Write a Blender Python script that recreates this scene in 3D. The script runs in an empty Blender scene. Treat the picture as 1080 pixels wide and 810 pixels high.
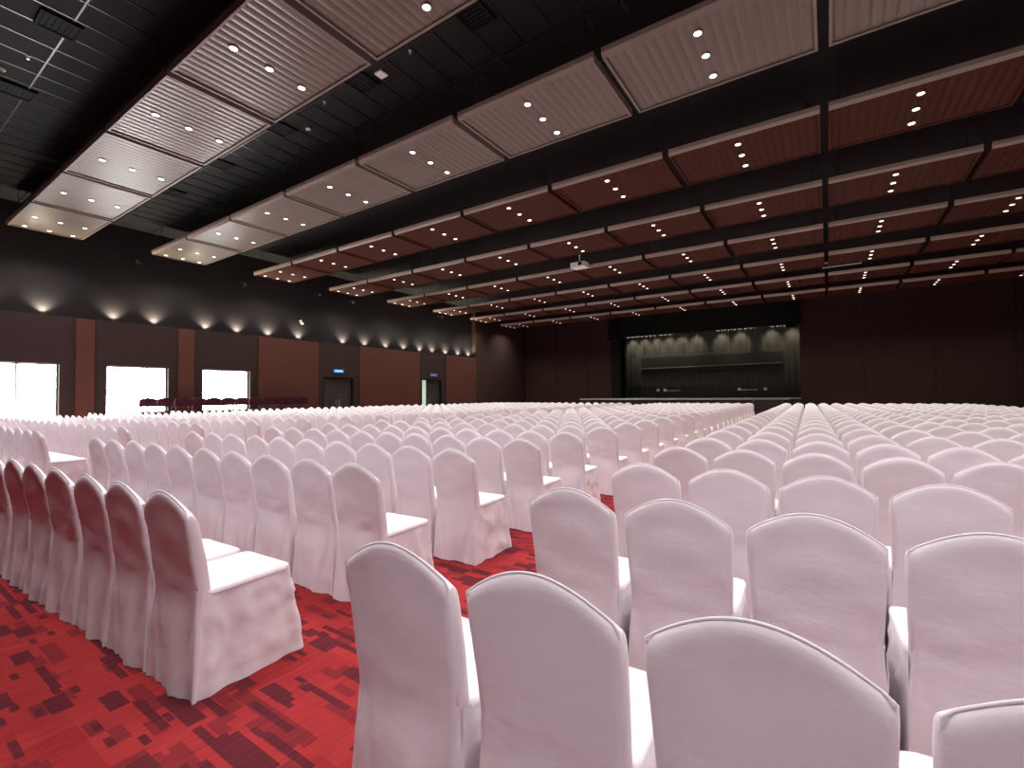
import bpy, bmesh, math, random
from mathutils import Matrix, Vector, noise

scene = bpy.context.scene
COL = scene.collection
PI = math.pi

# ------------------------------------------------------------------ camera
CAM_H, YAW, PITCH, ROLL, F_PX = 1.40, .594, .0246, -.0067, 493.4
cy_, sy_ = math.cos(YAW), math.sin(YAW)
FW = Vector((-sy_*math.cos(PITCH), cy_*math.cos(PITCH), math.sin(PITCH)))
RT = Vector((cy_, sy_, 0)); UP = RT.cross(FW)
R2 = RT*math.cos(ROLL) + UP*math.sin(ROLL)
U2 = UP*math.cos(ROLL) - RT*math.sin(ROLL)
cam_data = bpy.data.cameras.new('camera')
cam_data.sensor_width = 36
cam_data.lens = 36*F_PX/1080
cam_data.clip_start = .02
cam_data.clip_end = 200
cam = bpy.data.objects.new('camera', cam_data)
COL.objects.link(cam)
m = Matrix((R2, U2, -FW)).transposed().to_4x4()
m.translation = (0, 0, CAM_H)
cam.matrix_world = m
scene.camera = cam

def in_frame(pts, mx=0):
    """does any of the points fall inside the photo's frame"""
    for p in pts:
        d = Vector(p) - Vector((0, 0, CAM_H))
        z = d.dot(FW)
        if z < .05: continue
        u = 540 + F_PX*d.dot(R2)/z; v = 405 - F_PX*d.dot(U2)/z
        if -mx < u < 1080+mx and -mx < v < 810+mx: return True
    return False

# ------------------------------------------------------------------ world, exposure, light levels
w = bpy.data.worlds.new('world'); scene.world = w
w.use_nodes = True
w.node_tree.nodes['Background'].inputs[0].default_value = (.02, .018, .02, 1)
w.node_tree.nodes['Background'].inputs[1].default_value = .0
vs = scene.view_settings
vs.view_transform = 'Standard'; vs.look = 'None'; vs.gamma = 1; vs.exposure = 0.85
vs.use_curve_mapping = False
scene.cycles.max_bounces = 8
scene.cycles.diffuse_bounces = 5
scene.cycles.glossy_bounces = 3
scene.cycles.sample_clamp_indirect = 6
scene.cycles.use_denoising = True
scene.cycles.caustics_reflective = False
scene.cycles.caustics_refractive = False

DOWNLIGHT_W = 80.0
DOWN_COL = (1.0, .925, .95)
DOWN_FAR_COL = (1.0, .955, .87)
WINDOW_E = 15.0
UPLIGHT_W = 150.0
STAGE_W = 75.0

# ------------------------------------------------------------------ node helpers
def mat(name, col=(.5, .5, .5), rough=.7, metal=0, spec=.5, emit=None, estr=0):
    m = bpy.data.materials.new(name); m.use_nodes = True
    b = m.node_tree.nodes['Principled BSDF']
    b.inputs['Base Color'].default_value = (*col, 1)
    b.inputs['Roughness'].default_value = rough
    b.inputs['Metallic'].default_value = metal
    b.inputs['Specular IOR Level'].default_value = spec
    if emit:
        b.inputs['Emission Color'].default_value = (*emit, 1)
        b.inputs['Emission Strength'].default_value = estr
    return m

class NG:
    def __init__(s, m):
        s.t = m.node_tree; s.b = s.t.nodes['Principled BSDF']
    def n(s, typ, **kw):
        x = s.t.nodes.new(typ)
        for k, v in kw.items(): setattr(x, k, v)
        return x
    def l(s, a, b): s.t.links.new(a, b)
    def math(s, op, a, b=None, c=None):
        x = s.n('ShaderNodeMath', operation=op)
        for i, v in enumerate((a, b, c)):
            if v is None: continue
            if hasattr(v, 'links'): s.l(v, x.inputs[i])
            else: x.inputs[i].default_value = v
        return x.outputs[0]
    def mix(s, fac, a, b):
        x = s.n('ShaderNodeMix', data_type='RGBA')
        for sock, v in ((x.inputs[0], fac), (x.inputs[6], a), (x.inputs[7], b)):
            if hasattr(v, 'links'): s.l(v, sock)
            elif isinstance(v, (int, float)): sock.default_value = v
            else: sock.default_value = (*v, 1)
        return x.outputs[2]
    def noise(s, vec, scale, detail=3, rough=.55):
        x = s.n('ShaderNodeTexNoise'); s.l(vec, x.inputs['Vector'])
        x.inputs['Scale'].default_value = scale; x.inputs['Detail'].default_value = detail
        x.inputs['Roughness'].default_value = rough
        return x.outputs['Fac']
    def bump(s, h, strength=.3, dist=.01, prev=None):
        x = s.n('ShaderNodeBump'); x.inputs['Strength'].default_value = strength
        x.inputs['Distance'].default_value = dist
        s.l(h, x.inputs['Height'])
        if prev: s.l(prev, x.inputs['Normal'])
        return x.outputs[0]
    def scaled(s, vec, sc, off=(0, 0, 0)):
        x = s.n('ShaderNodeMapping'); s.l(vec, x.inputs['Vector'])
        x.inputs['Scale'].default_value = sc; x.inputs['Location'].default_value = off
        return x.outputs[0]

def mottled(name, c1, c2, rough, scale, bump=.15, spec=.4, stretch=(1, 1, 1)):
    m = mat(name, c1, rough, spec=spec); g = NG(m)
    tc = g.n('ShaderNodeTexCoord').outputs['Object']
    v = g.scaled(tc, stretch)
    f = g.noise(v, scale)
    g.l(g.mix(f, c1, c2), g.b.inputs['Base Color'])
    if bump: g.l(g.bump(g.noise(v, scale*4), bump, .005), g.b.inputs['Normal'])
    return m

# fabric of the chair covers: fine crepe weave
def fabric():
    m = mat('white_cover_fabric', (.8, .77, .78), .85, spec=.25); g = NG(m)
    tc = g.n('ShaderNodeTexCoord').outputs['Object']
    oi = g.n('ShaderNodeObjectInfo').outputs['Random']
    big = g.noise(tc, 5, 2)
    tint = g.math('ADD', g.math('MULTIPLY', big, .5), g.math('MULTIPLY', oi, .5))
    g.l(g.mix(tint, (.76, .703, .735), (.83, .772, .80)), g.b.inputs['Base Color'])
    crepe = g.noise(g.scaled(tc, (90, 90, 260)), 1.6, 2)
    soft = g.noise(g.scaled(tc, (7, 7, 11)), 1.0, 4)
    n1 = g.bump(soft, .35, .012)
    g.l(g.bump(crepe, .28, .0012, n1), g.b.inputs['Normal'])
    g.b.inputs['Sheen Weight'].default_value = .15
    return m

def carpet():
    m = mat('red_patterned_carpet', (.3, .02, .02), .95, spec=.1); g = NG(m)
    tc = g.n('ShaderNodeTexCoord').outputs['Object']
    sep = g.n('ShaderNodeSeparateXYZ'); g.l(tc, sep.inputs[0])
    X, Y = sep.outputs[0], sep.outputs[1]
    def cells(sx, sy, thr, seed, soft=.01):
        iy = g.math('FLOOR', g.math('DIVIDE', Y, sy))
        wn0 = g.n('ShaderNodeTexWhiteNoise', noise_dimensions='2D')
        cb0 = g.n('ShaderNodeCombineXYZ'); g.l(iy, cb0.inputs[0]); cb0.inputs[1].default_value = seed
        g.l(cb0.outputs[0], wn0.inputs['Vector'])
        ix = g.math('FLOOR', g.math('ADD', g.math('DIVIDE', X, sx), g.math('MULTIPLY', wn0.outputs['Value'], 7.0)))
        cb = g.n('ShaderNodeCombineXYZ'); g.l(ix, cb.inputs[0]); g.l(iy, cb.inputs[1]); cb.inputs[2].default_value = seed*1.7
        wn = g.n('ShaderNodeTexWhiteNoise', noise_dimensions='3D'); g.l(cb.outputs[0], wn.inputs['Vector'])
        return g.math('GREATER_THAN', wn.outputs['Value'], thr), wn.outputs['Value']
    a, _ = cells(.17, .075, .87, 1.3)
    b, _ = cells(.33, .036, .87, 4.1)
    c, _ = cells(.13, .05, .86, 7.7)
    d, _ = cells(.30, .065, .84, 9.2)
    e, _ = cells(.08, .028, .94, 12.2)
    hue, hv = cells(.62, .16, .5, 15.0)
    dk = g.math('MAXIMUM', g.math('MAXIMUM', a, b), e)
    half = g.math('MULTIPLY', g.math('MAXIMUM', c, d), .55)
    dk = g.math('MAXIMUM', g.math('MULTIPLY', dk, .95), half)
    streak = g.noise(g.scaled(tc, (75, 3.2, 1)), 1.0, 3, .7)
    streak2 = g.noise(g.scaled(tc, (120, 5, 1)), 1.0, 3, .7)
    red = g.mix(g.math('MULTIPLY', g.math('ADD', streak, g.math('MULTIPLY', hv, .35)), .85), (.15, .008, .013), (.42, .042, .042))
    sl = g.n('ShaderNodeMapRange'); g.l(streak2, sl.inputs[0])
    sl.inputs[1].default_value = .55; sl.inputs[2].default_value = .75
    red = g.mix(g.math('MULTIPLY', sl.outputs[0], .75), red, (.13, .006, .012))
    dk = g.math('MULTIPLY', dk, g.math('SUBTRACT', 1.22, g.math('MULTIPLY', streak, .6)))
    darkc = g.mix(streak, (.05, .012, .018), (.10, .018, .026))
    g.l(g.mix(dk, red, darkc), g.b.inputs['Base Color'])
    pile = g.noise(tc, 420, 2)
    g.l(g.bump(g.math('ADD', pile, streak2), .5, .004), g.b.inputs['Normal'])
    return m

M = {}
M['fabric'] = fabric()
M['carpet'] = carpet()
M['wall_dark'] = mottled('dark_maroon_wall_fabric', (.022, .0115, .0105), (.028, .0145, .013), .8, 3, .1, .2)
M['wall_red'] = mottled('russet_wall_panel', (.060, .020, .013), (.072, .024, .016), .75, 2, .1, .2)
M['wall_far'] = mottled('brown_wall_panel', (.026, .0125, .010), (.032, .0155, .012), .75, 2, .1, .2)
M['wall_black'] = mottled('charcoal_upper_wall', (.0105, .008, .0088), (.013, .0098, .0108), .8, 2, .1, .2)
M['ceiling'] = mottled('black_ceiling_tile', (.007, .006, .0066), (.009, .0077, .0083), .75, 2, .1, .2)
M['tbar'] = mat('dark_ceiling_grid_bar', (.012, .012, .012), .3, .2)
M['black'] = mottled('black_paint', (.0035, .0033, .0033), (.0055, .005, .005), .7, 6, .1, .15)
M['black_cloth'] = mottled('black_drape', (.0045, .004, .004), (.007, .006, .006), .95, 8, .2, .1)
M['curtain'] = mottled('charcoal_stage_curtain', (.060, .056, .049), (.078, .072, .063), .9, 3, .1)
M['banner'] = mottled('dark_backdrop_cloth', (.030, .028, .025), (.036, .033, .030), .9, 4, .1)
M['hem'] = mat('grey_hem_pipe', (.16, .15, .13), .5)
M['metal'] = mat('brushed_grey_metal', (.45, .45, .46), .35, .9)
M['metal_dark'] = mat('dark_metal', (.04, .04, .042), .4, .6)
M['white_plastic'] = mat('white_plastic', (.75, .75, .73), .45)
M['stage_top'] = mottled('worn_grey_stage_floor', (.30, .28, .26), (.42, .40, .37), .35, 3, .1)
M['wood_dark'] = mottled('dark_stage_front', (.02, .014, .012), (.03, .02, .018), .6, 4, .1, stretch=(1, 1, 8))
M['maroon'] = mottled('maroon_velvet', (.028, .004, .008), (.045, .006, .012), .85, 9, .2, .2)
M['glow_down'] = mat('lit_downlight_lens', (.9, .9, .9), .4, emit=(1, .93, .90), estr=3)
M['glow_up'] = mat('lit_uplight_lens', (.9, .9, .9), .4, emit=(1, .95, .80), estr=20)
M['glow_stage'] = mat('lit_stage_lamp_lens', (.9, .9, .9), .4, emit=(1, .95, .72), estr=6)
M['led'] = mat('lit_led_beads', (.9, .9, .85), .4, emit=(1, .95, .8), estr=.9)  # glow added for the bright specks below the lighting bar
M['daylight'] = mat('daylit_sheer_curtain', (.9, .9, .9), .8, emit=(1, 1, .985), estr=WINDOW_E)
M['corridor'] = mat('lit_corridor_gap', (.3, .35, .3), .8, emit=(.55, .68, .50), estr=.42)
M['sign_blue'] = mat('lit_blue_sign', (.02, .2, .5), .4, emit=(.02, .22, .55), estr=.55)
M['sign_dim'] = mat('dim_blue_sign', (.05, .1, .2), .4, emit=(.16, .20, .38), estr=.25)
M['sign_white'] = mat('lit_sign_pictogram', (.8, .9, 1), .4, emit=(.4, .75, .95), estr=.5)

def panel_mat(name, c1, c2, rough, spec=.3):
    m = mat(name, c1, rough, spec=spec); g = NG(m)
    tc = g.n('ShaderNodeTexCoord').outputs['Object']
    oi = g.n('ShaderNodeObjectInfo').outputs['Random']
    grain = g.noise(g.scaled(tc, (40, 1.2, 10)), 1.0, 4)
    g.l(g.mix(grain, c1, c2), g.b.inputs['Base Color'])
    g.l(g.bump(grain, .1, .002), g.b.inputs['Normal'])
    return m
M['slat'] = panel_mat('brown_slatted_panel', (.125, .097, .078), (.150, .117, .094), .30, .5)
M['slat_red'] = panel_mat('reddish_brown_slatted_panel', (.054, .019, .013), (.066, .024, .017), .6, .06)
M['fascia'] = panel_mat('pale_brown_fascia', (.30, .235, .20), (.34, .27, .23), .5)  # paler than the boards: light on the front edge painted into the colour
M['fascia_dark'] = panel_mat('dark_maroon_fascia', (.03, .014, .014), (.04, .018, .018), .5)  # near panels: shade on the front edge painted into the colour
M['slat_frame'] = panel_mat('light_brown_panel_frame', (.18, .145, .125), (.21, .17, .145), .45)

# ------------------------------------------------------------------ mesh helpers
def box(bm, x0, x1, y0, y1, z0, z1):
    vs = [bm.verts.new(p) for p in ((x0,y0,z0),(x1,y0,z0),(x1,y1,z0),(x0,y1,z0),(x0,y0,z1),(x1,y0,z1),(x1,y1,z1),(x0,y1,z1))]
    for f in ((0,3,2,1),(4,5,6,7),(0,1,5,4),(1,2,6,5),(2,3,7,6),(3,0,4,7)):
        bm.faces.new([vs[i] for i in f])
    return vs

def tube(bm, pts, r, seg=8, cap=True):
    """tube along a polyline; r may be a list"""
    pts = [Vector(p) for p in pts]; n = len(pts)
    rs = r if isinstance(r, (list, tuple)) else [r]*n
    rings = []; prev = None
    for i, p in enumerate(pts):
        t = (pts[min(i+1, n-1)] - pts[max(i-1, 0)]).normalized()
        if prev is None:
            a = t.orthogonal().normalized()
        else:
            a = (prev - t*prev.dot(t)).normalized()
        prev = a; b = t.cross(a)
        rings.append([bm.verts.new(p + (a*math.cos(2*PI*k/seg) + b*math.sin(2*PI*k/seg))*rs[i]) for k in range(seg)])
    for q0, q1 in zip(rings, rings[1:]):
        for k in range(seg):
            bm.faces.new((q0[k], q0[(k+1)%seg], q1[(k+1)%seg], q1[k]))
    if cap:
        bm.faces.new(rings[0][::-1]); bm.faces.new(rings[-1])

def lathe(bm, prof, seg=20, at=(0, 0, 0), axis='Z', flip=False):
    """profile of (radius, height) pairs turned around an axis"""
    at = Vector(at); rings = []
    for r, h in prof:
        ring = []
        for k in range(seg):
            c, s = math.cos(2*PI*k/seg)*r, math.sin(2*PI*k/seg)*r
            p = {'Z': (c, s, h), 'Y': (c, h, s), 'X': (h, c, s)}[axis]
            ring.append(bm.verts.new(at + Vector(p)))
        rings.append(ring)
    for q0, q1 in zip(rings, rings[1:]):
        for k in range(seg):
            bm.faces.new((q0[k], q0[(k+1)%seg], q1[(k+1)%seg], q1[k]))
    bm.faces.new(rings[0][::-1]); bm.faces.new(rings[-1])

def mesh_of(name, bm, material, smooth=False, bevel=0):
    if bevel:
        bmesh.ops.bevel(bm, geom=list(bm.edges), offset=bevel, segments=2, affect='EDGES', profile=.6)
    bmesh.ops.recalc_face_normals(bm, faces=bm.faces)
    me = bpy.data.meshes.new(name); bm.to_mesh(me); bm.free()
    me.materials.append(material)
    if smooth:
        for p in me.polygons: p.use_smooth = True
    return me

def link(name, me, parent=None, loc=None):
    o = bpy.data.objects.new(name, me); COL.objects.link(o)
    if parent: o.parent = parent
    if loc: o.location = loc
    return o

def obj(name, bm, material, parent=None, smooth=False, bevel=0, loc=None):
    return link(name, mesh_of(name, bm, material, smooth, bevel), parent, loc)

def empty(name, loc=(0, 0, 0), rz=0):
    o = bpy.data.objects.new(name, None); COL.objects.link(o)
    o.empty_display_size = .1; o.location = loc; o.rotation_euler = (0, 0, rz)
    return o

def tag(o, label=None, cat=None, group=None, kind=None):
    if label: o['label'] = label
    if cat: o['category'] = cat
    if group: o['group'] = group
    if kind: o['kind'] = kind
    return o

def struct(name, bm, material, bevel=0, label=None):
    o = obj(name, bm, material, bevel=bevel); o['kind'] = 'structure'
    if label: o['label'] = label
    return o

KIDS = {}
def kids(o):
    return [c for c in COL.objects if c.parent == o]
def capture(o):
    """remember the tree below o so copies need no search"""
    t = [(c, capture(c)) for c in kids(o)]
    return t
def dup(root, tree):
    r = root.copy(); COL.objects.link(r)
    def rec(p, t):
        for c, sub in t:
            d = c.copy(); COL.objects.link(d); d.parent = p
            rec(d, sub)
    rec(r, tree)
    return r

ORD = ['first', 'second', 'third', 'fourth', 'fifth', 'sixth', 'seventh', 'eighth', 'ninth', 'tenth', 'eleventh', 'twelfth',
       'thirteenth', 'fourteenth', 'fifteenth', 'sixteenth', 'seventeenth', 'eighteenth', 'nineteenth', 'twentieth', 'twenty-first',
       'twenty-second', 'twenty-third', 'twenty-fourth', 'twenty-fifth', 'twenty-sixth']

# ------------------------------------------------------------------ room shell
XL, XU, XR = -20.0, -20.35, 20.0          # left wall face, recessed upper wall face, right wall
YB, YF = -7.0, 31.6                       # wall behind the camera, stage wall
ZC, ZL = 7.4, 4.0                         # ceiling, ledge
LEDGE_END = 25.2

bm = bmesh.new(); box(bm, XU-.6, XR+.3, YB-.3, 36.6, -.2, 0)
struct('floor', bm, M['carpet'])
bm = bmesh.new(); box(bm, XU-.6, XR+.3, YB-.3, 36.6, ZC, ZC+.2)
struct('ceiling', bm, M['ceiling'])

# left wall: lower part with window and door openings, and the deep ledge on top
WIN = [(2.42, 4.21), (5.38, 7.15), (8.28, 10.07)]
WTOP, WBOT = 2.49, .06
DOORS = [(13.49, 15.21, 2.36), (20.02, 21.75, 2.42)]
bm = bmesh.new()
y = YB
for a, b, t in [(a, b, WTOP) for a, b in WIN] + DOORS:
    box(bm, XU-.02, XL, y, a, 0, ZL)
    box(bm, XU-.02, XL, a, b, t, ZL)
    y = b
box(bm, XU-.02, XL, y, LEDGE_END, 0, ZL)
for a, b in WIN: box(bm, XU-.02, XL, a, b, 0, WBOT)
struct('wall_left', bm, M['wall_dark'], label='dark maroon lower wall on the left with window and door openings')
bm = bmesh.new(); box(bm, XU-.3, XU, YB, LEDGE_END, ZL-.05, ZC)
struct('wall_left_upper', bm, M['wall_black'], label='charcoal upper wall on the left set back above the ledge')
bm = bmesh.new(); box(bm, XU-.3, XL, LEDGE_END, YF+.3, 0, ZC)
struct('wall_left_end', bm, M['wall_far'], label='brown full height wall at the far end of the left side')
# russet pilasters and panels standing proud of the dark wall
for i, (a, b) in enumerate([(1.65, 2.1), (4.58, 5.05), (7.44, 7.97), (10.38, 13.2), (15.56, 19.82), (22.13, 25.17)]):
    bm = bmesh.new(); box(bm, XL-.01, XL+.05, a, b, 0, ZL-.02)
    struct('trim_%d' % (i+1), bm, M['wall_red'], bevel=.008)
bm = bmesh.new(); box(bm, XL, XL+.02, YB, 1.65, 0, .12); box(bm, XL, XL+.02, 10.1, 10.38, 0, .12)
struct('baseboard_left', bm, M['black'])

for i, (a, b) in enumerate(WIN):
    wn = empty('window_%d' % (i+1), (XL-.2, (a+b)/2, WBOT)); wn['kind'] = 'structure'
    hw, hh = (b-a)/2, WTOP-WBOT
    bm = bmesh.new(); box(bm, -.03, -.02, -hw, hw, 0, hh)
    obj('pane', bm, M['daylight'], wn)
    bm = bmesh.new()
    box(bm, -.02, .03, -hw, -hw+.035, 0, hh); box(bm, -.02, .03, hw-.035, hw, 0, hh)
    box(bm, -.02, .03, -hw+.035, hw-.035, hh-.035, hh); box(bm, -.02, .03, -hw+.035, hw-.035, 0, .08)
    obj('frame', bm, M['metal_dark'], wn)
    bm = bmesh.new()
    if i == 0: box(bm, -.02, .02, -.05, .0, .08, hh-.035)
    else: box(bm, -.02, .02, hw*.33, hw*.33+.035, .08, hh-.035)
    obj('mullion', bm, mat('sunlit_mullion', (.8, .8, .8), .5), wn)
    bm = bmesh.new()          # gathered beaded drape at the right hand reveal
    for k in range(5):
        yy = hw-.05-.035*k
        pts = [(.05+.008*math.sin(z*16+k), yy+.004*math.sin(z*11+k*2), .01+hh*z/24) for z in range(24)]
        tube(bm, pts, [.007 if z % 2 else .012 for z in range(24)], 5)
    obj('bead_drape', bm, mat('pale_green_beads', (.45, .55, .30), .5), wn)

for i, (a, b, t) in enumerate(DOORS):
    d = empty('door_%d' % (i+1), (XL-.12, (a+b)/2, 0)); d['kind'] = 'structure'
    hw = (b-a)/2
    bm = bmesh.new()
    box(bm, -.1, .10, -hw, -hw+.06, 0, t); box(bm, -.1, .10, hw-.06, hw, 0, t); box(bm, -.1, .10, -hw+.06, hw-.06, t-.06, t)
    obj('frame', bm, M['black'], d)
    lo = -hw+.06
    if i == 1:
        bm = bmesh.new(); box(bm, -.09, -.08, lo, lo+.50, 0, t-.06)
        obj('lit_corridor', bm, M['corridor'], d)
        leaves = [(lo+.52, hw-.06)]
    else:
        leaves = [(lo+.003, -.003), (.003, hw-.063)]
    for k, (p, q) in enumerate(leaves):
        bm = bmesh.new(); box(bm, -.06, -.015, p, q, .01, t-.065)
        lf = obj('leaf', bm, M['wood_dark'], d, bevel=.004)
        bm = bmesh.new(); yy = q-.08 if k == 0 and i == 0 else p+.08
        tube(bm, [(-.015, yy, .9), (.03, yy, .9), (.03, yy, 1.25), (-.015, yy, 1.25)], .011, 8)
        obj('handle', bm, M['metal'], lf)

# stage wall with its wide opening
OX0, OX1, OZ1 = -12.1, -1.3, 5.45
bm = bmesh.new()
box(bm, XU, OX0-.65, YF, YF+.3, 0, ZC)
struct('wall_far_left', bm, M['wall_far'])
bm = bmesh.new(); box(bm, OX1, XR, YF, YF+.3, 0, ZC)
struct('wall_far_right', bm, M['wall_far'])
for i, (a, b) in enumerate([(XL+.05, -17.2), (-17.15, -14.6), (-14.55, OX0-.7), (OX1+.1, 1.6), (1.65, 4.5), (4.55, 7.4), (7.45, 10.3)]):
    bm = bmesh.new(); box(bm, a, b, YF-.03, YF, .1, ZC-.1)
    struct('trim_%d' % (i+7), bm, M['wall_far'], bevel=.006)
bm = bmesh.new()
box(bm, OX0-.65, OX0, YF-.05, YF+.3, 0, ZC); box(bm, OX0, OX1, YF-.05, YF+.3, OZ1, ZC)
box(bm, OX0-.65, OX0+.0, YF-.35, YF-.05, 5.9, 7.0)
struct('trim_14', bm, M['black'], label='black proscenium surround of the stage')
bm = bmesh.new(); box(bm, XR, XR+.3, YB, YF+.3, 0, ZC)
struct('wall_right', bm, M['wall_far'])
bm = bmesh.new(); box(bm, XU-.3, XR+.3, YB-.3, YB, 0, ZC)
struct('wall_back', bm, M['wall_dark'])
bm = bmesh.new()
box(bm, OX0-2.5, OX1+2.5, 36.3, 36.6, 0, ZC); box(bm, OX0-2.8, OX0-2.5, YF+.3, 36.6, 0, ZC); box(bm, OX1+2.5, OX1+2.8, YF+.3, 36.6, 0, ZC)
struct('wall_stage', bm, M['black'])

# dark tile grid of the ceiling, seen where the window glints on its bars
bm = bmesh.new()
for k in range(-33, 14):
    x = k*.56-.25
    box(bm, x-.012, x+.012, YB+.05, 7.0, ZC-.012, ZC)
for k in range(-5, 6):
    yy = 2.17+1.12*k
    if yy > YB: box(bm, XU+.05, 7.8, yy-.012, yy+.012, ZC-.014, ZC-.002)
struct('trim_15', bm, M['tbar'], label='thin metal grid bars of the black ceiling')

# ------------------------------------------------------------------ stage
st = tag(empty('stage', (-8, 29.5, 0)), 'long low stage platform with pale front edge before the grey curtain', 'stage')
bm = bmesh.new(); box(bm, -6.2, 6.2, .05, 1.98, 0, 1.08); box(bm, -4.05, 6.2, 1.98, 2.45, 0, 1.08); box(bm, -6.2, 8.2, 2.45, 6.5, 0, 1.08)
obj('platform', bm, M['wood_dark'], st)
bm = bmesh.new(); box(bm, -6.25, 6.25, 0, 2.0, 1.085, 1.15); box(bm, -4.05, 6.2, 2.0, 2.42, 1.085, 1.15); box(bm, -6.25, 8.25, 2.42, 6.55, 1.085, 1.15)
obj('deck', bm, M['stage_top'], st, bevel=.01)
bm = bmesh.new(); box(bm, -6.25, 6.25, -.03, .0, 1.07, 1.155)
obj('edge_strip', bm, M['metal'], st)

sp = tag(empty('stage_steps', (-2.75, 28.1, 0)), 'dark steps with handrail leading up to the right end of the stage', 'steps')
for k in range(5):
    bm = bmesh.new(); box(bm, -.75, .75, .27*k, 1.36, .215*k+.005, .215*(k+1))
    obj('step', bm, M['wood_dark'], sp, bevel=.008)
for s in (-1, 1):
    bm = bmesh.new()
    tube(bm, [(s*.72, .1, .72), (s*.72, 1.3, 1.12)], .022, 8)
    obj('handrail', bm, M['metal_dark'], sp, smooth=True)
    for k in range(3):
        bm = bmesh.new(); yy = .12+.55*k
        tube(bm, [(s*.72, yy, .215*(int(yy/.27)+1)), (s*.72, yy, max(.73+.33*(yy-.1), .215*(int(yy/.27)+1)+.02))], .018, 8)
        obj('baluster', bm, M['metal_dark'], sp, smooth=True)

def wavy(bm, x0, x1, z0, z1, y0, amp, wl, n, seed=0, th=.01):
    """hanging cloth: a pleated double sided sheet"""
    rows = 6; front = []; back = []
    for j in range(rows+1):
        z = z0+(z1-z0)*j/rows; fr = []; bk = []
        for i in range(n+1):
            x = x0+(x1-x0)*i/n
            y = y0+amp*math.sin(2*PI*x/wl+.6*math.sin(x*1.3+seed))*(1-.25*j/rows)+amp*.5*noise.noise((x*2, z*.5, seed))
            fr.append(bm.verts.new((x, y, z))); bk.append(bm.verts.new((x, y+th, z)))
        front.append(fr); back.append(bk)
    for j in range(rows):
        for i in range(n):
            bm.faces.new((front[j][i], front[j][i+1], front[j+1][i+1], front[j+1][i]))
            bm.faces.new((back[j][i+1], back[j][i], back[j+1][i], back[j+1][i+1]))
    for j in (0, rows):
        for i in range(n):
            bm.faces.new((front[j][i], back[j][i], back[j][i+1], front[j][i+1]))
    for i in (0, n):
        for j in range(rows):
            bm.faces.new((front[j][i], front[j+1][i], back[j+1][i], back[j][i]))

ct = tag(empty('stage_curtain', (0, 34.6, 1.16)), 'charcoal pleated curtain across the back of the stage', 'curtain')
bm = bmesh.new(); wavy(bm, -14.2, .4, 0, 5.9, 0, .035, .34, 420)
obj('cloth', bm, M['curtain'], ct, smooth=True)
bm = bmesh.new(); tube(bm, [(-14.3, .02, 5.93), (.5, .02, 5.93)], .03, 8)
obj('rail', bm, M['metal_dark'], ct)

bn = tag(empty('backdrop_banner', (-6.95, 34.5, 2.9)), 'wide dark cloth banner hung in front of the stage curtain', 'banner')
bm = bmesh.new(); wavy(bm, -4.6, 4.6, 0, 1.4, 0, .012, 1.7, 120, 3)
obj('cloth', bm, M['banner'], bn, smooth=True)
bm = bmesh.new()
tube(bm, [(-4.62, -.03, .42), (4.62, -.03, .50)], .03, 8)
obj('batten', bm, M['hem'], bn)
bm = bmesh.new()
for x in (-4.4, -1.5, 1.5, 4.4): tube(bm, [(x, .02, 1.4), (x, .02, 4.1)], .008, 6)
obj('hanging_line', bm, M['metal_dark'], bn)

# black legs and border at the mouth of the stage
lg = tag(obj('stage_leg_drape', bmesh.new(), M['black_cloth']), 'black side drape at the left of the stage opening', 'drape')
bm = bmesh.new(); wavy(bm, -13.6, -12.0, 1.16, 5.9, 32.3, .05, .25, 60, 5); lg.data = mesh_of('stage_leg_drape', bm, M['black_cloth'], True)

# stage lighting bar with its lamps
lb = tag(empty('stage_lighting_bar', (-6.9, 33.9, 6.43)), 'black lighting bar hung over the stage opening', 'lighting bar')
bm = bmesh.new(); tube(bm, [(-5.6, 0, 0), (5.5, 0, 0)], .03, 8); obj('pipe', bm, M['metal_dark'], lb)
for x in (-5.2, -2.6, 0, 2.6, 5.2):
    bm = bmesh.new(); tube(bm, [(x, 0, .02), (x, 0, ZC-6.43)], .012, 6); obj('hanger', bm, M['metal_dark'], lb)
sl = bpy.data.lights.new('stage_spot', 'SPOT'); sl.energy = STAGE_W; sl.color = (1, .93, .70)
sl.spot_size = math.radians(62); sl.spot_blend = .9; sl.shadow_soft_size = .05
bm = bmesh.new(); lathe(bm, [(.035, .16), (.06, .14), (.07, .02), (.085, -.12), (.08, -.125), (.06, -.06)], 16)
can_me = mesh_of('can', bm, M['black'], True)
bm = bmesh.new(); lathe(bm, [(.074, -.055), (.074, -.065)], 16); lens_me = mesh_of('lens', bm, M['glow_stage'])
bm = bmesh.new(); tube(bm, [(-.09, 0, 0), (-.09, 0, .2), (.09, 0, .2), (.09, 0, 0)], .009, 6); yoke_me = mesh_of('yoke', bm, M['metal_dark'])
proto = None
for i, x in enumerate([-12.2, -11.3, -10.4, -9.5, -8.6, -7.6, -5.95, -4.8, -2.95, -1.8]):
    r = empty('stage_lamp', (x, 33.9, 6.19))
    tag(r, '%s lit lamp from the left on the bar above the stage' % ORD[i], 'stage light', 'lamps over the stage')
    c_ = link('can', can_me, r); link('lens', lens_me, c_); link('yoke', yoke_me, r)
    lo = bpy.data.objects.new('lamp_glow', sl); COL.objects.link(lo); lo.parent = r; lo.location = (0, 0, -.14)
    lo.rotation_euler = (math.radians(27), 0, 0)

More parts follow.
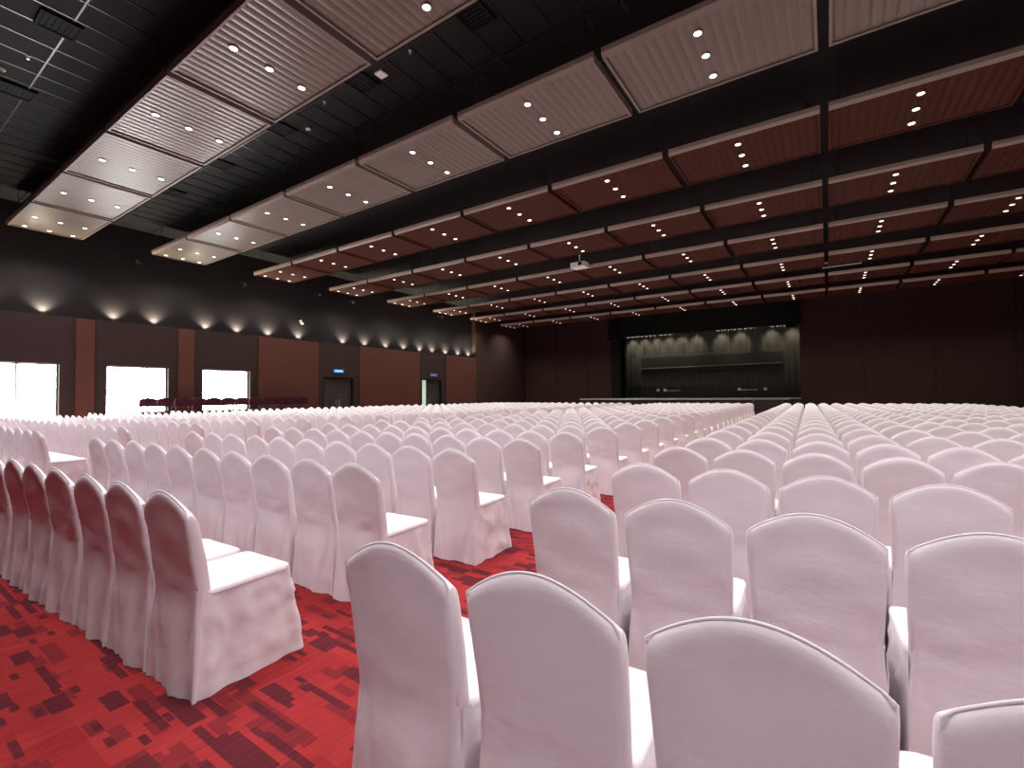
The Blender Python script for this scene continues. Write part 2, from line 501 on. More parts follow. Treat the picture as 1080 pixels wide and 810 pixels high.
# tiny glowing beads, added to stand for bright specks along the front of the bar
for x0, n in ((-12.3, 18), (-9.9, 8), (-6.1, 20), (-2.9, 11)):
    bm = bmesh.new()
    y_, z_ = -.28, -.74
    tube(bm, [(x0+6.85, y_, z_), (x0+.12*n+6.85, y_, z_)], .010, 6)
    for k in (.23, .12*n-.2): tube(bm, [(x0+k+6.9, -.02, -.02), (x0+k+6.9, y_, -.05), (x0+k+6.9, y_, z_)], .008, 6)
    st_ = obj('led_bar', bm, M['black'], lb)
    bm = bmesh.new()
    for k in range(n):
        xx = x0+.12*k+.02*math.sin(k*3.7)+6.9; d = .05+.035*math.sin(k*2.3)
        box(bm, xx-.010, xx+.010, y_-.01, y_+.01, z_-.01-d, z_)
    obj('led_beads', bm, M['led'], st_)

# small items standing on the stage
for i, (x, bar) in enumerate([(-10.1, 0), (-9.1, 1), (-4.3, 1), (-3.3, 0)]):
    r = empty('floor_lamp', (x, 33.7, 1.15))
    tag(r, ('small unlit lamp on a stand, %s on the stage floor from the left' if not bar else 'short lamp bar on stands, %s item on the stage floor from the left') % ORD[i], 'stage light', 'floor lamps on the stage')
    bm = bmesh.new()
    for s in ((-.45, .45) if bar else (0,)):
        tube(bm, [(s, 0, 0), (s, 0, .5)], .02, 6); tube(bm, [(s-.14, 0, .012), (s+.14, 0, .012)], .012, 6); tube(bm, [(s, -.14, .012), (s, .14, .012)], .012, 6)
    obj('stand', bm, M['metal_dark'], r)
    if bar:
        bm = bmesh.new(); tube(bm, [(-.55, 0, .52), (.55, 0, .52)], .03, 8); obj('crossbar', bm, M['metal'], r)
    bm = bmesh.new(); lathe(bm, [(.05, .1), (.09, .08), (.1, -.1), (.085, -.1)], 14, (-.5 if bar else 0, 0, .56), 'Y')
    obj('lamp_head', bm, M['white_plastic'], r, True)

# line array speakers hung at the stage corners
for i, x in enumerate((-12.45, -1.65)):
    r = empty('hanging_speaker', (x, 31.2, 5.2))
    tag(r, 'black speaker stack hung at the %s corner of the stage opening' % ('left', 'right')[i], 'speaker', 'hanging speakers beside the stage')
    for k in range(5):
        bm = bmesh.new(); box(bm, -.28, .28, -.2, .2, .30*k, .30*k+.285)
        cb = obj('cabinet', bm, M['black'], r, bevel=.02)
        bm = bmesh.new(); box(bm, -.24, .24, -.215, -.2, .30*k+.03, .30*k+.255)
        obj('grille', bm, M['black_cloth'], cb)
    for s in (-.2, .2):
        bm = bmesh.new(); tube(bm, [(s, 0, 1.5), (s, 0, ZC-5.2)], .012, 6); obj('rigging', bm, M['metal_dark'], r)

# ------------------------------------------------------------------ ceiling panels with downlights
ZP, PW, PD = 6.40, 2.66, 1.66
ROWY = [2.92+3.5*k for k in range(8)]+[-.58]
def make_panel(slat, rim, band):
    root = empty('ceiling_panel', (0, 0, ZP))
    hx, hy = PW/2, PD/2
    bm = bmesh.new(); fw = .045
    def ring(x0, x1, y0, y1):
        box(bm, x0, x1, y0, y1, 0, .13)
    ring(-hx, hx, -hy+.01, -hy+fw); ring(-hx, hx, hy-fw, hy); ring(-hx, -hx+fw, -hy+fw, hy-fw); ring(hx-fw, hx, -hy+fw, hy-fw)
    link('frame', mesh_of('frame', bm, M[rim], bevel=.004), root)
    bm = bmesh.new()                                    # slanted fascia along the edge nearest the camera
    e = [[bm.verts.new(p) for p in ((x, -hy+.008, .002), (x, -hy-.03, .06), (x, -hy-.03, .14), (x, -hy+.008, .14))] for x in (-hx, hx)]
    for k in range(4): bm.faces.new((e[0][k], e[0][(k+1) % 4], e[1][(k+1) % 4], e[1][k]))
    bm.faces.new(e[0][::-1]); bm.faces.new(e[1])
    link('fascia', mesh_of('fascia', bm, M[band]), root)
    bm = bmesh.new(); ix, iy = hx-fw, hy-fw          # rounded slats running front to back
    ns, sub = 18, 8; lower = []; upper = []
    for i in range(ns*sub+1):
        x = -ix+2*ix*i/(ns*sub)
        z = .034-.011*abs(math.sin(PI*i/sub))**.8
        lower.append((bm.verts.new((x, -iy, z)), bm.verts.new((x, iy, z))))
    for p, q in zip(lower, lower[1:]):
        bm.faces.new((p[0], p[1], q[1], q[0]))
    box(bm, -ix, ix, -iy, iy, .05, .12)
    link('slat_board', mesh_of('slat_board', bm, M[slat]), root)
    bm = bmesh.new()
    for sx in (-1, 1):
        for s2 in (-1, 1): tube(bm, [(sx*(hx-.2), s2*(hy-.2), .12), (sx*(hx-.2), s2*(hy-.2), ZC-ZP)], .008, 6)
    link('hanger_rod', mesh_of('hanger_rod', bm, M['metal_dark']), root)
    return root
bm = bmesh.new(); lathe(bm, [(.048, .03), (.062, .02), (.064, -.006), (.058, -.009), (.05, -.002)], 20); trim_me = mesh_of('downlight', bm, M['metal'], True)
bm = bmesh.new(); lathe(bm, [(.05, .006), (.05, -.003), (.03, -.007)], 20); dl_me = mesh_of('lens', bm, M['glow_down'])
dl = bpy.data.lights.new('downlight_beam', 'SPOT'); dl.energy = DOWNLIGHT_W; dl.color = DOWN_COL
dl.spot_size = math.radians(125); dl.spot_blend = .8; dl.shadow_soft_size = .045
dlf = dl.copy(); dlf.color = DOWN_FAR_COL; dlf.energy = DOWNLIGHT_W*.85
def make_lights(root, xs, light):
    for x in xs:
        for yy in (-.5, .02, .55):
            d = link('downlight', trim_me, root, (x, yy, .012)); link('lens', dl_me, d)
            lo = bpy.data.objects.new('beam', light); COL.objects.link(lo); lo.parent = d; lo.location = (0, 0, -.02)
P = {}
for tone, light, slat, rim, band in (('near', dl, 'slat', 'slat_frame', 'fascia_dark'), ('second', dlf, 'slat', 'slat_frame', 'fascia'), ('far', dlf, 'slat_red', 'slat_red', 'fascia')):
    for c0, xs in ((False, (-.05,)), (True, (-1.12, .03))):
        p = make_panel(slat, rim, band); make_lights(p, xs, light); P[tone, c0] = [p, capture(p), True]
for r, y0 in enumerate(ROWY):
    for c in range(10):
        x = -19.53+2.79*c+2.79/2+.04
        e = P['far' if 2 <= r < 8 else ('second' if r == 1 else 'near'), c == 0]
        o = e[0] if e[2] else dup(e[0], e[1]); e[2] = False
        o.location = (x, y0+PD/2, ZP)
        n = 'six' if c == 0 else 'three'
        tag(o, '%s slatted ceiling panel with %s downlights, %s, %s from the left wall' % ('reddish brown' if 2 <= r < 8 else 'brown', n, ORD[r]+' row from the camera' if r < 8 else 'row above the camera', ORD[c]), 'ceiling panel', 'slatted ceiling panels')

# black square vents, sensors and sprinklers on the ceiling between the panel rows
bm = bmesh.new()
box(bm, -.25, .25, -.25, -.21, -.05, 0); box(bm, -.25, .25, .21, .25, -.05, 0); box(bm, -.25, -.21, -.21, .21, -.05, 0); box(bm, .21, .25, -.21, .21, -.05, 0)
box(bm, -.21, .21, -.21, .21, -.03, -.02)
vf = mesh_of('frame', bm, M['black'])
bm = bmesh.new()
for k in range(6): box(bm, -.21, .21, -.2+.07*k, -.19+.07*k, -.045, -.005)
vl = mesh_of('louvre', bm, M['black'])
k = 0
for row, yy in enumerate((2.05, 5.66)):
    for x in ((-12.95, -10.1) if row == 0 else (-15.7, -12.8, -10.0, -7.25, -4.5)):
        r = empty('ceiling_vent', (x, yy, ZC)); k += 1
        near = ('left of the nearest panel row' if row == 0 else 'between the first and second panel rows')
        idx = (('first', 'second') if row == 0 else ORD)[[-12.95, -10.1].index(x) if row == 0 else [-15.7, -12.8, -10.0, -7.25, -4.5].index(x)]
        tag(r, 'black square ceiling vent %s, %s from the left wall' % (near, idx), 'vent', 'black ceiling vents')
        link('frame', vf, r); link('louvre', vl, r)
bm = bmesh.new(); lathe(bm, [(.055, 0), (.06, -.02), (.05, -.045), (.02, -.055)], 18)
det_me = mesh_of('body', bm, M['white_plastic'], True)
bm = bmesh.new(); lathe(bm, [(.022, -.055), (.015, -.068)], 12); tip_me = mesh_of('tip', bm, M['metal_dark'])
for x, yy, lab in [(-9.5, 6.01, 'round white smoke detector right of the third black vent on the ceiling'), (-12.3, 1.75, 'round pale detector in the ceiling grid at the upper left')]:
    r = tag(empty('smoke_detector', (x, yy, ZC)), lab, 'detector'); link('body', det_me, r); link('tip', tip_me, r)
r = tag(empty('access_point', (-6.76, 5.74, ZC)), 'flat white square device beside a black vent on the ceiling', 'access point')
bm = bmesh.new(); box(bm, -.09, .09, -.09, .09, -.04, 0); obj('housing', bm, M['white_plastic'], r, bevel=.012)
bm = bmesh.new(); lathe(bm, [(.012, -.04), (.009, -.046)], 10); obj('status_light', bm, M['metal'], r)
for x, yy, lab in [(-8.37, 5.65, 'small metal sprinkler head left of the white square ceiling device'), (-5.9, 5.65, 'small metal sprinkler head right of the white square ceiling device'),
                   (-11.5, 1.95, 'small metal sprinkler head in the ceiling grid at the upper left')]:
    r = tag(empty('sprinkler', (x, yy, ZC)), lab, 'sprinkler')
    bm = bmesh.new(); lathe(bm, [(.035, 0), (.03, -.012), (.01, -.014), (.01, -.05)], 12); obj('rosette', bm, M['metal'], r, True)
    bm = bmesh.new(); lathe(bm, [(.02, -.05), (.02, -.056)], 10); obj('deflector', bm, M['metal'], r)

# projector on a drop pole and a short pipe truss between the panel rows
r = tag(empty('projector', (-7.95, 16.55, 6.36)), 'pale ceiling projector on a pole in front of the fifth panel row', 'projector')
bm = bmesh.new(); box(bm, -.3, .3, -.22, .22, 0, .2); obj('housing', bm, M['white_plastic'], r, bevel=.02)
bm = bmesh.new(); lathe(bm, [(.07, .0), (.075, -.03), (.055, -.06)], 16, (.12, -.24, .1), 'Y'); obj('lens', bm, M['black'], r, True)
bm = bmesh.new(); tube(bm, [(0, 0, .2), (0, 0, ZC-6.36)], .025, 8); tube(bm, [(-.2, 0, .21), (.2, 0, .21)], .02, 6); obj('mount', bm, M['white_plastic'], r)
r = tag(empty('pipe_truss', (.55, 23.2, 6.6)), 'short grey pipe truss hung between far panel rows right of the stage', 'truss')
for z in (0, .2):
    bm = bmesh.new(); tube(bm, [(-.65, 0, z), (.65, 0, z)], .022, 8); obj('chord', bm, M['metal'], r)
bm = bmesh.new(); tube(bm, [(-.65+.13*k, 0, .2*(k % 2)) for k in range(11)], .012, 6); obj('lacing', bm, M['metal'], r)
for x in (-.5, .5):
    bm = bmesh.new(); tube(bm, [(x, 0, .2), (x, 0, ZC-6.6)], .01, 6); obj('hanger', bm, M['metal_dark'], r)

# ------------------------------------------------------------------ things on the left wall
ul = bpy.data.lights.new('uplight_beam', 'SPOT'); ul.energy = UPLIGHT_W; ul.color = (1, .93, .72)
ul.spot_size = math.radians(122); ul.spot_blend = 1.0; ul.shadow_soft_size = .03
bm = bmesh.new(); lathe(bm, [(.07, 0), (.075, .008), (.06, .012), (.06, .034), (.066, .04), (.055, .04), (.05, .03)], 18)
up_me = mesh_of('housing', bm, M['metal_dark'], True)
bm = bmesh.new(); lathe(bm, [(.052, .028), (.052, .034)], 18); ulens = mesh_of('lens', bm, M['glow_up'])
UPY = [2.55, 3.87, 5.62, 6.79, 8.5, 9.68, 10.99, 12.41, 14.81, 16.16, 17.58, 18.91, 20.21, 21.27, 22.49, 23.71, 24.8]
for i, yy in enumerate(UPY):
    r = empty('ledge_uplight', (XU+.115, yy, ZL))
    tag(r, 'warm uplight on the ledge of the left wall, %s from the near end' % ORD[i], 'uplight', 'uplights along the left wall ledge')
    h = link('housing', up_me, r); link('lens', ulens, h)
    lo = bpy.data.objects.new('beam', ul); COL.objects.link(lo); lo.parent = h; lo.location = (0, 0, .05)
    lo.rotation_euler = (PI, 0, 0)

# spotlights and cameras fixed high on the upper wall
bm = bmesh.new(); lathe(bm, [(.05, -.1), (.085, -.08), (.095, .1), (.08, .1), (.07, .05)], 14, axis='X'); sp_can = mesh_of('can', bm, M['black'], True)
bm = bmesh.new(); tube(bm, [(-.3, 0, .12), (-.12, 0, .12), (0, 0, .1), (0, 0, .02)], .014, 6); box(bm, -.32, -.295, -.05, .05, .05, .19); sp_br = mesh_of('bracket', bm, M['metal_dark'])
bm = bmesh.new(); lathe(bm, [(.069, .055), (.069, .06)], 14, axis='X'); sp_ln = mesh_of('lens', bm, M['metal'])
for i, (yy, z) in enumerate([(6.2, 6.2), (9.84, 6.1), (13.3, 6.25), (15.18, 6.2), (21.84, 6.35)]):
    r = empty('wall_spotlight', (XU+.32, yy, z), math.radians(-25))
    tag(r, 'small black spotlight high on the left upper wall, %s from the near end' % ORD[i], 'spotlight', 'black spotlights high on the left wall')
    c_ = link('can', sp_can, r); link('lens', sp_ln, c_); b_ = link('bracket', sp_br, r); b_.rotation_euler = (0, 0, math.radians(25))
r = tag(empty('security_camera', (XU+.2, 12.46, 4.82), math.radians(-50)), 'small white security camera on the upper wall above the ledge lights', 'camera')
bm = bmesh.new(); lathe(bm, [(.03, -.12), (.045, -.11), (.045, .1), (.03, .1)], 12, axis='X'); obj('body', bm, M['white_plastic'], r, True)
bm = bmesh.new(); lathe(bm, [(.028, .1), (.02, .11)], 12, axis='X'); obj('lens', bm, M['black'], r)
bm = bmesh.new(); tube(bm, [(0, 0, .04), (-.02, -.02, .12), (-.14, -.16, .12)], .014, 6); obj('arm', bm, M['white_plastic'], r)

for i, (yy, z, mt) in enumerate([(14.3, 2.66, 'sign_blue'), (21.0, 2.68, 'sign_dim')]):
    r = empty('exit_sign', (XL+.03, yy, z))
    tag(r, ('bright blue lit exit sign over the closed double doors', 'dim blue exit sign over the half open far door')[i], 'sign', None)
    bm = bmesh.new(); box(bm, -.03, .02, -.3, .3, -.09, .09); obj('housing', bm, M['metal_dark'], r, bevel=.006)
    bm = bmesh.new(); box(bm, .021, .026, -.28, .28, -.075, .075); f = obj('face', bm, M[mt], r)
    bm = bmesh.new(); box(bm, .027, .029, -.2, .2, -.012, .022); obj('pictogram', bm, M['sign_white'] if i == 0 else M['sign_dim'], f)

# ------------------------------------------------------------------ stacked maroon chairs along the window wall
def pad(bm, x0, x1, y0, y1, z0, z1, arch=0, n=8):
    """cushion box with rounded edges and an arched top"""
    vs_ = box(bm, x0, x1, y0, y1, z0, z1)
def make_stack_chair():
    root = empty('banquet_chair')
    bm = bmesh.new(); box(bm, -.21, .21, -.20, .29, .40, .46); obj('seat', bm, M['maroon'], root, bevel=.02)
    bm = bmesh.new()                                                  # arched back pad
    n = 12; F, B = [], []
    for i in range(n+1):
        s = -1+2*i/n; zt = .875+.065*math.cos(s*PI/2)**.8 if abs(s) < 1 else .875
        F.append((bm.verts.new((s*.254, -.205, .63)), bm.verts.new((s*.254, -.235, zt))))
        B.append((bm.verts.new((s*.254, -.255, .63)), bm.verts.new((s*.254, -.285, zt))))
    for i in range(n):
        bm.faces.new((F[i][0], F[i+1][0], F[i+1][1], F[i][1])); bm.faces.new((B[i+1][0], B[i][0], B[i][1], B[i+1][1]))
        bm.faces.new((F[i][1], F[i+1][1], B[i+1][1], B[i][1])); bm.faces.new((F[i][0], B[i][0], B[i+1][0], F[i+1][0]))
    for i in (0, n): bm.faces.new((F[i][0], F[i][1], B[i][1], B[i][0]))
    obj('backrest', bm, M['maroon'], root, bevel=.008)
    for s in (-1, 1):
        bm = bmesh.new(); tube(bm, [(s*.19, .19, .41), (s*.19, .2, .0)], .012, 8); obj('leg', bm, M['metal_dark'], root)
        bm = bmesh.new(); tube(bm, [(s*.195, -.24, .70), (s*.195, -.20, .43), (s*.195, -.22, .0)], .012, 8); obj('leg', bm, M['metal_dark'], root)
    return root
sc0 = make_stack_chair(); sct = capture(sc0); f0 = True
for i in range(12):
    for lv in range(2):
        o = sc0 if f0 else dup(sc0, sct); f0 = False
        o.location = (-19.60-.075*lv, 6.35+.52*i, .462*lv); o.rotation_euler = (0, 0, PI/2+random.Random(i*2+lv).uniform(-.005, .005))
        tag(o, 'maroon banquet chair stacked by the window wall, %s layer, %s stack from the near end' % (('lower', 'upper')[lv], ORD[i]), 'chair', 'stacked maroon chairs by the windows')

# ------------------------------------------------------------------ white covered chairs
def lerp(tab, v):
    if v <= tab[0][0]: return tab[0][1]
    for (a, p), (b, q) in zip(tab, tab[1:]):
        if v <= b: return p+(q-p)*(v-a)/(b-a)
    return tab[-1][1]
HALF = [(0, .222), (.12, .219), (.30, .211), (.44, .203), (.52, .203), (.65, .209), (.78, .2145), (.857, .2145), (1, .2145)]
REAR = [(0, -.02), (.2, -.008), (.42, .006), (.50, .008), (.60, -.004), (.70, -.019), (.80, -.036), (.857, -.046), (.95, -.068)]
THICK = [(0, .03), (.3, .05), (.46, .072), (.6, .062), (.8, .05), (.95, .042)]
SH = .857
def zt_of(s): return SH+.093*max(0, math.cos(s*PI/2))**.92

def back_mesh(seed, ns=22, nz=26):
    bm = bmesh.new(); R = random.Random(seed)
    ph = [R.uniform(0, 6) for _ in range(6)]
    ts = [i/nz*.955 for i in range(nz+1)]+[.972, .986, .995, 1]
    fac = [1]*(nz+1)+[.93, .74, .45, 0]
    loops = []
    ar = 3
    def yoff(x, z, rear, top):
        d =   .007*noise.noise((x*5+seed*3.1, z*6, seed*1.3))+.0025*noise.noise((x*14, z*9+seed, 4+seed))
        d += .004*noise.noise((x*3+z*9, z*14-x*5, seed+8))*min(1, max(0, (z-.45)/.1))
        if z < .47:
            q = (.47-z)/.47
            d += q*(.011*math.sin(x*19+ph[0])+.009*math.sin(x*34+ph[1]+z*3)*q)
            for e in (-1, 1):                                        # creases fanning down from the waist corners
                u = abs(x-e*(.19-.10*q))
                d -= .012*math.exp(-(u/.018)**2)*min(1, q*2.2)
        elif z < .62:
            d += .006*math.exp(-((z-.53-.02*math.sin(x*7+ph[2]))/.014)**2)*math.sin(x*5+ph[3])
        zc = .765+.02*noise.noise((x*4, seed*5.1, 1))+.03*(seed % 3-1)
        d += .0028*math.exp(-((z-zc)/.006)**2)
        if z > .84:
            d += .0055*math.sin(x*70+ph[4])*min(1, (z-.84)/.05)*noise.noise((x*9, seed, 2))
        d *= max(0, min(1, (top-z)/.04))
        return -d if rear else d*.6
    for t, f in zip(ts, fac):
        lp = []
        for i in range(ns+1):                                        # rear face, left to right
            s = -1+2*i/ns; z = t*SH+t**5*(zt_of(s)-SH); hw = lerp(HALF, z); yr = lerp(REAR, z); th = lerp(THICK, z)
            mid = yr+th/2
            lp.append((s*hw, mid-(th/2)*f+yoff(s*hw, z, True, zt_of(s))*max(f, .25), z))
        z = t*SH; hw = lerp(HALF, z); yr = lerp(REAR, z); th = lerp(THICK, z)
        for k in range(1, ar+1):
            a = PI*k/(ar+1)
            lp.append((hw+.009*math.sin(a)*max(f, .2), yr+th/2-th/2*math.cos(a)*f, z))
        for i in range(ns+1):
            s = 1-2*i/ns; z = t*SH+t**5*(zt_of(s)-SH); hw = lerp(HALF, z); yr = lerp(REAR, z); th = lerp(THICK, z)
            lp.append((s*hw, yr+th/2+(th/2)*f+yoff(s*hw, z, False, zt_of(s))*max(f, .25), z))
        z = t*SH; hw = lerp(HALF, z); yr = lerp(REAR, z); th = lerp(THICK, z)
        for k in range(1, ar+1):
            a = PI*k/(ar+1)
            lp.append((-hw-.009*math.sin(a)*max(f, .2), yr+th/2+th/2*math.cos(a)*f, z))
        loops.append([bm.verts.new((p[0], p[1], p[2]+.004)) for p in lp])
    n = len(loops[0])
    for a, b in zip(loops, loops[1:]):
        for k in range(n): bm.faces.new((a[k], a[(k+1) % n], b[(k+1) % n], b[k]))
    top = loops[-1]; N = ns+1                                        # close the crest
    for i in range(ns):
        bm.faces.new((top[i], top[i+1], top[2*N+ar-2-i], top[2*N+ar-1-i]))
    for cap in (top[ns:N+ar+1], top[2*N+ar-1:]+[top[0]]):
        try: bm.faces.new(cap)
        except ValueError: pass
    bmesh.ops.remove_doubles(bm, verts=bm.verts, dist=.0006)
    return mesh_of('backrest_cover', bm, M['fabric'], True)

def skirt_path(q, n):
    """plan outline of the skirt, right rear corner round the front to the left rear corner; q 0 top .. 1 hem"""
    hw = .214+.008*q; y0 = .03-.02*q; y1 = .484+.075*q; c = .03
    pts = []
    L1, L2 = y1-y0-c, 2*hw-2*c; arc = PI/2*c; tot = 2*L1+L2+2*arc
    for i in range(n+1):
        d = tot*i/n
        if d < L1: pts.append(((hw, y0+d), (1, 0)))
        elif d < L1+arc:
            a = (d-L1)/c; pts.append(((hw-c+c*math.cos(a), y1-c+c*math.sin(a)), (math.cos(a), math.sin(a))))
        elif d < L1+arc+L2: pts.append(((hw-c-(d-L1-arc), y1), (0, 1)))
        elif d < L1+2*arc+L2:
            a = PI/2+(d-L1-arc-L2)/c; pts.append(((-hw+c+c*math.cos(a), y1-c+c*math.sin(a)), (math.cos(a), math.sin(a))))
        else: pts.append(((-hw, y1-c-(d-L1-2*arc-L2)), (-1, 0)))
    return pts
def skirt_mesh(seed, n=84, nz=14):
    bm = bmesh.new(); rows = []
    R = random.Random(seed*7+1); ph = [R.uniform(0, 6) for _ in range(4)]
    for j in range(nz+1):
        q = j/nz; z = .478*(1-q)+.004; row = []
        for i, (p, nrm) in enumerate(skirt_path(q, n)):
            u = i/n*1.4
            fold = q**.8*(.008*math.sin(u*24+ph[0])+.006*math.sin(u*41+ph[1]))
            cr = noise.noise((u*4.5+z*3.2, z*5-u*2.5, seed*2.3)); cr2 = noise.noise((u*3.5-z*4.5, z*4+u*2, seed*1.7+9))
            crease = .011*(math.exp(-(cr/.10)**2)+math.exp(-(cr2/.09)**2))*min(1, q*4)*(1-.4*q)
            fold += crease+.007*q*noise.noise((u*5, z*3, seed))
            m_ = min(1, i/3, (n-i)/3)
            row.append(bm.verts.new((p[0]+nrm[0]*fold*m_, p[1]+nrm[1]*fold*m_, z)))
        rows.append(row)
    for a, b in zip(rows, rows[1:]):
        for i in range(n): bm.faces.new((a[i], a[i+1], b[i+1], b[i]))
    me_ = mesh_of('skirt', bm, M['fabric'], True)
    return me_
def seat_mesh(seed, n=16):
    bm = bmesh.new(); g = []
    hw, y0, y1 = .2175, .035, .4865
    ym, hd = (y0+y1)/2, (y1-y0)/2
    for j in range(n+1):
        row = []
        for i in range(n+1):
            a, b = -1+2*i/n, -1+2*j/n
            a, b = math.copysign(abs(a)**.8, a), math.copysign(abs(b)**.8, b)
            e = max(abs(a), abs(b))
            rc = .07 if abs(a) > .8 and abs(b) > .8 else 0
            k = 1-.055*(max(0, abs(a)-.8)*max(0, abs(b)-.8)/.04)
            z = .497-.011*e**6+.006*(1-a*a)*(1-b*b)+.002*noise.noise((a*2, b*2, seed))
            row.append(bm.verts.new((a*hw*k, ym+b*hd*k, z)))
        g.append(row)
    for j in range(n):
        for i in range(n): bm.faces.new((g[j][i], g[j][i+1], g[j+1][i+1], g[j+1][i]))
    rim = g[0]+[g[j][n] for j in range(1, n+1)]+g[n][-2::-1]+[g[j][0] for j in range(n-1, 0, -1)]
    low = [bm.verts.new((v.co.x*1.008, ym+(v.co.y-ym)*1.008, .468)) for v in rim]
    for k in range(len(rim)): bm.faces.new((rim[k], low[k], low[(k+1) % len(rim)], rim[(k+1) % len(rim)]))
    return mesh_of('seat_cover', bm, M['fabric'], True)
def piping_mesh(seed):
    bm = bmesh.new(); pts = []
    for z in [.50+.357*i/8 for i in range(9)]: pts.append((-(lerp(HALF, z)+.0025), lerp(REAR, z)+.008, z+.004))
    for i in range(1, 28):
        s = -1+2*i/28; z = zt_of(s); pts.append((s*lerp(HALF, z), lerp(REAR, z)+.019, z+.0045))
    for z in [.857-.357*i/8 for i in range(9)]: pts.append((lerp(HALF, z)+.0025, lerp(REAR, z)+.008, z+.004))
    tube(bm, pts, .0034, 6)
    return mesh_of('piping', bm, M['fabric'], True)

VARS = []
for s in range(5):
    VARS.append((back_mesh(s+1), skirt_mesh(s+1), seat_mesh(s+1), piping_mesh(s)))
def make_chair(v):
    r = empty('covered_chair')
    for nm, me in zip(('backrest_cover', 'skirt', 'seat_cover', 'piping'), v): link(nm, me, r)
    return r
protos = [make_chair(v) for v in VARS]
trees = [capture(p) for p in protos]
proto_used = [False]*len(protos)

# chair grid: three blocks of seats split by two aisles, slightly skewed rows
R = random.Random(11)
spots = []                                                            # x, y, rotation, block, row, seat
NROW = 25
for r in range(NROW):
    yb = 1.0+1.05*r
    # middle block, first seat beside the centre aisle
    ex = -2.65-.66*max(0, (r-5)/19)
    ey = {0: .97, 1: 2.05, 2: 3.04, 3: 4.13, 4: 5.11, 5: 6.22}.get(r, yb)
    for i in range(10):
        spots.append((ex-.486*i, ey-.048*.486*i, .052, 'middle', r, i))
    for i in range(20):
        spots.append((-2.65-6.87-.486*i, ey-.25-.02*.486*i, .03, 'left', r, i))
    rx = {0: -1.11, 1: -1.04, 2: -1.0, 3: -1.06, 4: -1.05}.get(r, -1.05-.62*max(0, (r-4)/20))
    ry = {0: 1.03, 1: 2.06, 2: 3.04, 3: 4.17}.get(r, yb)
    for i in range(14):
        spots.append((rx+.49*i, ry+.045*.49*i, .037, 'right', r, i))
def chair_pts(x, y):
    return [(x+a, y+b, z) for a in (-.23, 0, .23) for b in (-.05, .5) for z in (0, .5, .95)]
cand = []
for s in spots:
    x, y = s[0], s[1]
    z = (Vector((x, y+.1, .8))-Vector((0, 0, CAM_H))).dot(FW)
    vis = in_frame(chair_pts(x, y))
    cand.append((z if vis and z > 0 else 1e6, s, vis))
cand.sort(key=lambda c: c[0])
NEAR = 300
where = {'right': ('right of the centre aisle', 'seats right of the centre aisle'),
         'middle': ('left of the centre aisle', 'seats left of the centre aisle'),
         'left': ('left of the far-left aisle', 'seats beyond the left aisle')}
far = []
for k, (z, s, vis) in enumerate(cand):
    x, y, rz, blk, r, i = s
    first_col = i == 0
    jx, jy, jr = R.uniform(-.004, .004), R.uniform(-.018, .018), R.uniform(-.010, .010)
    if r < 3: jx, jy, jr = jx*.4, jy*.4, jr*.8
    if k >= NEAR or z > 1e5:
        far.append((x+jx, y+jy, rz+jr)); continue
    v = R.randrange(len(protos))
    if proto_used[v]: o = dup(protos[v], trees[v])
    else: o = protos[v]; proto_used[v] = True
    o.location = (x+jx, y+jy, 0); o.rotation_euler = (0, 0, rz+jr)
    lab = 'white covered chair, %s row from the camera, %s seat %s' % (ORD[r], ORD[i], where[blk][0])
    tag(o, lab, 'chair', where[blk][1])
behind = [(-1.08+.49*i+R.uniform(-.01, .01), -.04-1.05*k+.022*i, .037) for k in range(2) for i in range(14)]  # unseen rows, added to bounce white light onto the nearest chair backs

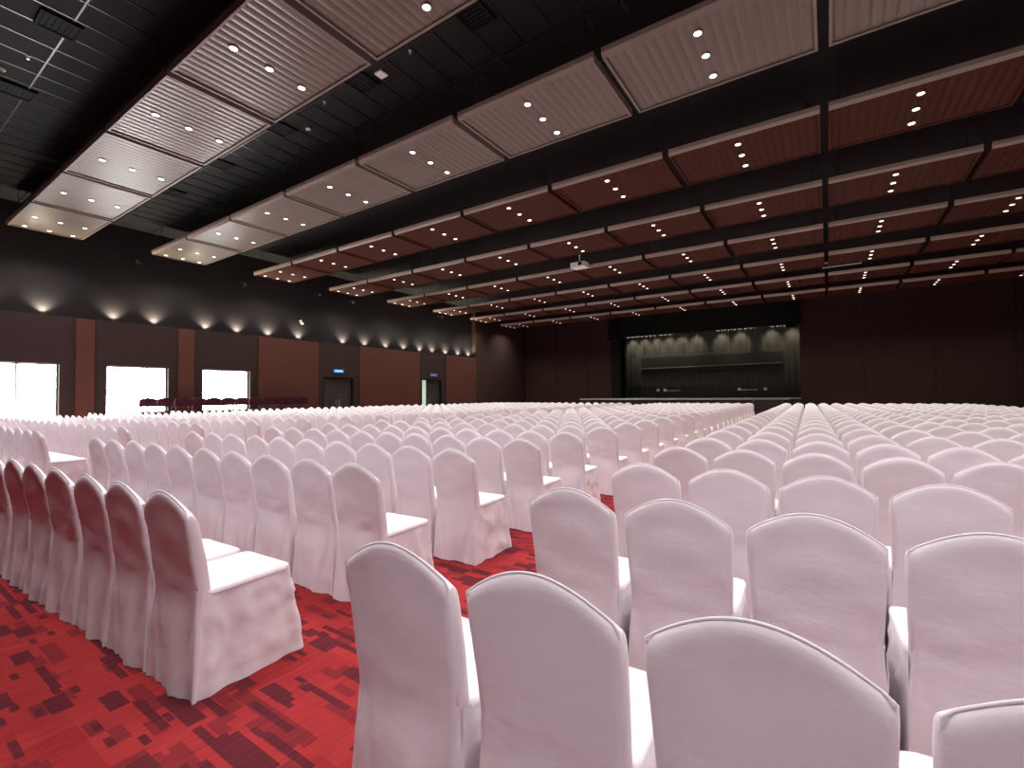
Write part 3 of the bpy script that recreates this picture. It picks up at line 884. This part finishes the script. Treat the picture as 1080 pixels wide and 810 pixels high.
# the hundreds of chairs further off: one object, still full solid chairs
def low_chair():
    prof = [(0, 0), (.25, 0), (.46, 0), (.62, 0), (.78, 0), (.857, 0)]
    V, Fc = [], []
    ns = 8
    loops = []
    for t in (0, .3, .52, .72, .88, .97, 1):
        lp = []
        for side in (0, 1):
            for i in range(ns+1):
                s = (-1+2*i/ns)*(1 if side == 0 else -1)
                z = t*SH+t**5*(zt_of(s)-SH); hw = lerp(HALF, z); th = lerp(THICK, z)*(1 if t < .97 else (.8 if t < 1 else .15))
                yr = lerp(REAR, z)+lerp(THICK, z)/2
                lp.append((s*hw, yr+(th/2)*(-1 if side == 0 else 1), z+.004))
        loops.append(lp)
    n = len(loops[0])
    for lp in loops: V += lp
    for j in range(len(loops)-1):
        for k in range(n): Fc.append((j*n+k, j*n+(k+1) % n, (j+1)*n+(k+1) % n, (j+1)*n+k))
    b = (len(loops)-1)*n
    for i in range(ns): Fc.append((b+i, b+i+1, b+2*ns-i, b+2*ns+1-i))
    o0 = len(V)
    for q in (0, .5, 1):
        z = .485*(1-q)+.004
        for p, nrm in skirt_path(q, 16): V.append((p[0], p[1], z))
    for j in range(2):
        for i in range(16): Fc.append((o0+j*17+i, o0+j*17+i+1, o0+(j+1)*17+i+1, o0+(j+1)*17+i))
    Fc.append(tuple(o0+i for i in range(17)))
    return V, Fc
LV, LF = low_chair()
def crowd(name, places, label):
    allv, allf = [], []
    for x, y, rz in places:
        c, s = math.cos(rz), math.sin(rz); b = len(allv)
        allv += [(x+p[0]*c-p[1]*s, y+p[0]*s+p[1]*c, p[2]) for p in LV]
        allf += [tuple(b+i for i in f) for f in LF]
    me = bpy.data.meshes.new(name); me.from_pydata(allv, [], allf); me.update()
    me.materials.append(M['fabric'])
    bmf = bmesh.new(); bmf.from_mesh(me); bmesh.ops.recalc_face_normals(bmf, faces=bmf.faces); bmf.to_mesh(me); bmf.free()
    for p in me.polygons: p.use_smooth = len(p.vertices) == 4
    tag(link(name, me), label, 'chairs', None, 'stuff')
crowd('far_covered_chairs', far, 'rows of white covered chairs further back toward the stage and left wall')
crowd('rear_covered_chairs', behind, 'rows of white covered chairs behind the camera, right of the aisle')
